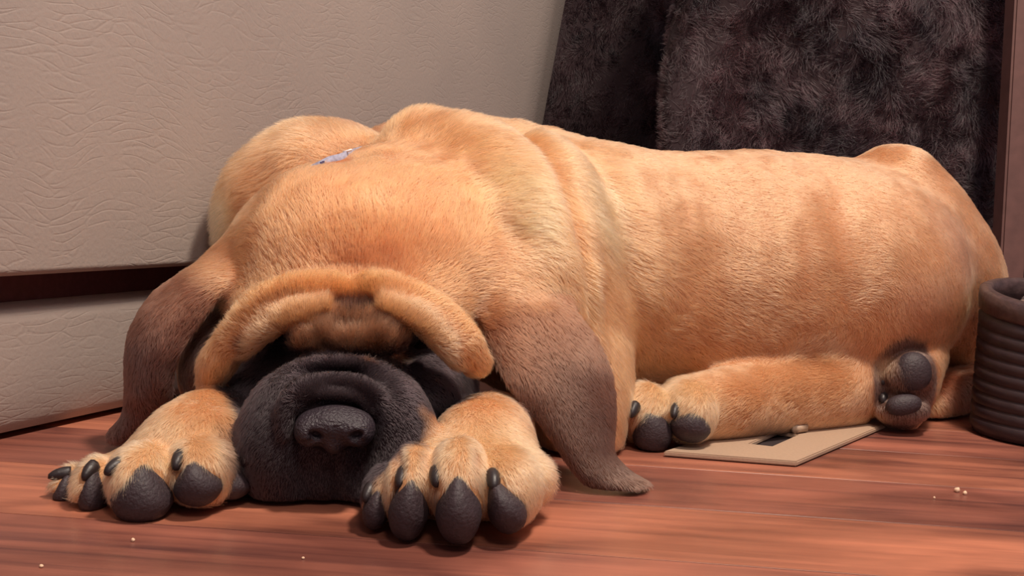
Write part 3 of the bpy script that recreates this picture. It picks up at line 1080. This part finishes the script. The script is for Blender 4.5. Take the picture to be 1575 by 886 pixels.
bmesh.ops.bevel(bm, geom=bm.edges[:], offset=0.003, segments=3, affect='EDGES')
bm_obj('tab', bm, M_PLATE, plate)

# ------------------------------------------------------------------ shaggy throw
M_BACK = simple('throw_backing', s2l((44, 30, 34)), .95)
plan = [(-.12, 2.10), (.10, 2.06), (.228, 2.02), (.232, 1.82), (.207, 1.66), (.24, 1.60), (.45, 1.60), (.62, 1.61), (.775, 1.64), (.80, 1.75), (.80, 2.0)]
pc = catmull([(a, b_, 0) for a, b_ in plan], 90)
ZN = 40
vs, fs = [], []
nrm2 = np.gradient(pc, axis=0)
nrm2 = np.stack([nrm2[:, 1], -nrm2[:, 0], nrm2[:, 2]], 1)
nrm2 /= np.linalg.norm(nrm2, axis=1)[:, None]
for j in range(ZN):
    z = 0.006 + 0.80 * j / (ZN - 1)
    for i in range(len(pc)):
        p = pc[i] + nrm2[i] * (0.012 * math.sin(i * .33 + z * 5) - 0.05 * z + 0.008 * math.sin(z * 17 + i * .2))
        vs.append((p[0], p[1], z))
m = len(pc)
for j in range(ZN - 1):
    for i in range(m - 1):
        fs.append((j * m + i, j * m + i + 1, (j + 1) * m + i + 1, (j + 1) * m + i))
tv, tq = np.array(vs), np.array(fs)
thr = empty('shaggy_throw', (.4, 1.9, 0))
tag(thr, 'dark brown long-pile shaggy throw hanging to the floor behind the puppy', 'throw')
tb = mesh_obj('backing', vs, fs, M_BACK, thr)
sm = tb.modifiers.new('solid', 'SOLIDIFY')
sm.thickness = 0.012
sm.offset = -1
sp, sn = scatter(tv, tq, lambda c, n_: np.where(c[:, 0] < .225, .8, 1.0), 210000)
tuft = np.stack([wob(sp, 55, 31), wob(sp, 55, 32), wob(sp, 55, 33)], 1) * .75 + np.stack([wob(sp, 150, 34), wob(sp, 150, 35), wob(sp, 150, 36)], 1) * .6
dr = sn * 0.75 + tuft + rng.normal(size=sp.shape) * .30 + np.array([.15, 0, -.35])
dr /= np.linalg.norm(dr, axis=1)[:, None]
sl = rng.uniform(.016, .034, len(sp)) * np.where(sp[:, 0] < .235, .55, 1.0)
low = (sp + dr * sl[:, None])[:, 2] < .003
sl[low] *= .1
base = np.array(s2l((25, 18, 24)))
light = np.array(s2l((74, 52, 56)))
tw = np.clip(.35 + .5 * wob(sp, 60, 41) + rng.normal(size=len(sp)) * .25, 0, 1)[:, None]
srgb = base * (1 - tw) + light * tw
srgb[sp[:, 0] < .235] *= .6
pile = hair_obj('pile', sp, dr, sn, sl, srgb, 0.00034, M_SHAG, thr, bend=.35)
tag(pile, kind='stuff')

# ------------------------------------------------------------------ wooden post at the right edge
M_POST = simple('brown_wood', s2l((96, 66, 62)), .6, .1, 60, .12)
t0, t1 = P(1562, 0, 1.5), P(1538, 430, 1.5)
ex = (t0 - t1) / (t0[2] - t1[2])
b0 = t1 - ex * t1[2]
tp = t1 + ex * (.75 - t1[2])
wv, dv = np.array([.033, 0, 0]), np.array([0, .035, 0])
vs = []
for c in (b0 + np.array([0, 0, .001]), tp):
    vs += [c, c + wv, c + wv + dv, c + dv]
bm = bmesh.new()
bvs = [bm.verts.new(v) for v in vs]
for f in [(0, 1, 2, 3), (4, 5, 6, 7), (0, 1, 5, 4), (1, 2, 6, 5), (2, 3, 7, 6), (3, 0, 4, 7)]:
    bm.faces.new([bvs[i] for i in f])
bmesh.ops.recalc_face_normals(bm, faces=bm.faces)
bmesh.ops.bevel(bm, geom=bm.edges[:], offset=.003, segments=2, affect='EDGES')
post = bm_obj('wooden_post', bm, M_POST, None, False)
tag(post, 'slanted brown wooden post at the right edge beside the shaggy throw', 'post')

# ------------------------------------------------------------------ ribbed dark tub with foil
M_TUB = simple('tub_brown', s2l((48, 35, 39)), .5, .3, 90, .2)
M_FOIL = simple('foil', s2l((200, 190, 190)), .25)
M_FOIL.node_tree.nodes['Principled BSDF'].inputs['Metallic'].default_value = .8
tc = P(1616, 560, 1.10); tc[2] = 0
TR = .071
TH = .144
tub = empty('ribbed_tub', tuple(tc))
tag(tub, 'dark brown ribbed round tub at the right edge behind the puppy', 'tub')


def lathe(name, prof, mat, parent, seg=72, tilt=0.0, c=tc):
    vs, fs = [], []
    for r, z in prof:
        for i in range(seg):
            a = 2 * math.pi * i / seg
            v = Vector((r * math.cos(a), r * math.sin(a), z))
            vs.append((c[0] + v.x, c[1] + v.y, v.z + tilt * v.y / TR * z / TH))
    for j in range(len(prof) - 1):
        for i in range(seg):
            k = (i + 1) % seg
            fs.append((j * seg + i, j * seg + k, (j + 1) * seg + k, (j + 1) * seg + i))
    return mesh_obj(name, vs, fs, mat, parent)


TT = .012
prof = [(0.001, .002), (TR * .94, .002)]
nr = 9
for i in range(nr):
    z = .006 + (TH - .03) * i / nr
    dz = (TH - .03) / nr
    prof += [(TR * .955, z), (TR * .985, z + dz * .15), (TR * .985, z + dz * .8), (TR * .955, z + dz * .95)]
prof += [(TR * .955, TH - .022), (TR * .955, TH - .022)]
lathe('wall', prof + [(TR - .014, TH - .02), (TR - .016, .06), (.001, .06)], M_TUB, tub, tilt=TT)
lathe('rim', [(TR * .95, TH - .023), (TR, TH - .02), (TR * 1.01, TH - .01), (TR, TH - .002), (TR - .003, TH), (TR - .010, TH + .0005), (TR - .0125, TH - .003), (TR - .013, TH - .024), (TR * .95, TH - .023)],
      simple('tub_rim', s2l((68, 51, 51)), .35, .5, 120, .3), tub, tilt=TT)
bm = bmesh.new()
bmesh.ops.create_icosphere(bm, subdivisions=4, radius=1)
vv = np.array([v.co[:] for v in bm.verts])
rr = 1 + .16 * np.round(wob(vv, 5, 51) * 2) / 2 + .1 * wob(vv, 9, 52)
for v, co, r in zip(bm.verts, vv, rr):
    v.co = (tc[0] + co[0] * r * .034, tc[1] + co[1] * r * .034, .128 + co[2] * r * .022)
foil = bm_obj('crumpled_foil', bm, M_FOIL, None, False)
tag(foil, 'crumpled silvery wrapper lying inside the ribbed tub', 'wrapper')

# ------------------------------------------------------------------ crumbs on the floor
M_CRUMB = simple('crumb', s2l((225, 190, 160)), .8)
for i, (px, py, r, lab) in enumerate([(1472, 757, .0022, 'larger pale crumb on the floor at the right, left of a pair'), (1484, 761, .0017, 'smaller pale crumb on the floor at the right, right of a pair'),
                           (1437, 767, .0009, 'tiny pale crumb left of the crumb pair on the floor'), (205, 833, .0012, 'tiny pale crumb on the floor below the left paw'),
                           (64, 873, .0011, 'tiny pale crumb on the floor in the lower left corner'), (466, 860, .0009, 'tiny pale crumb on the floor below the muzzle')]):
    p = FL(px, py)
    bm = bmesh.new()
    bmesh.ops.create_icosphere(bm, subdivisions=2, radius=r)
    for v in bm.verts:
        v.co *= 1 + .25 * math.sin(v.co.x * 2100 + i) * math.cos(v.co.y * 1800)
        v.co += Vector((p[0], p[1], r * .75))
    tag(bm_obj('crumb', bm, M_CRUMB), lab, 'crumb', 'crumbs on the wood floor')
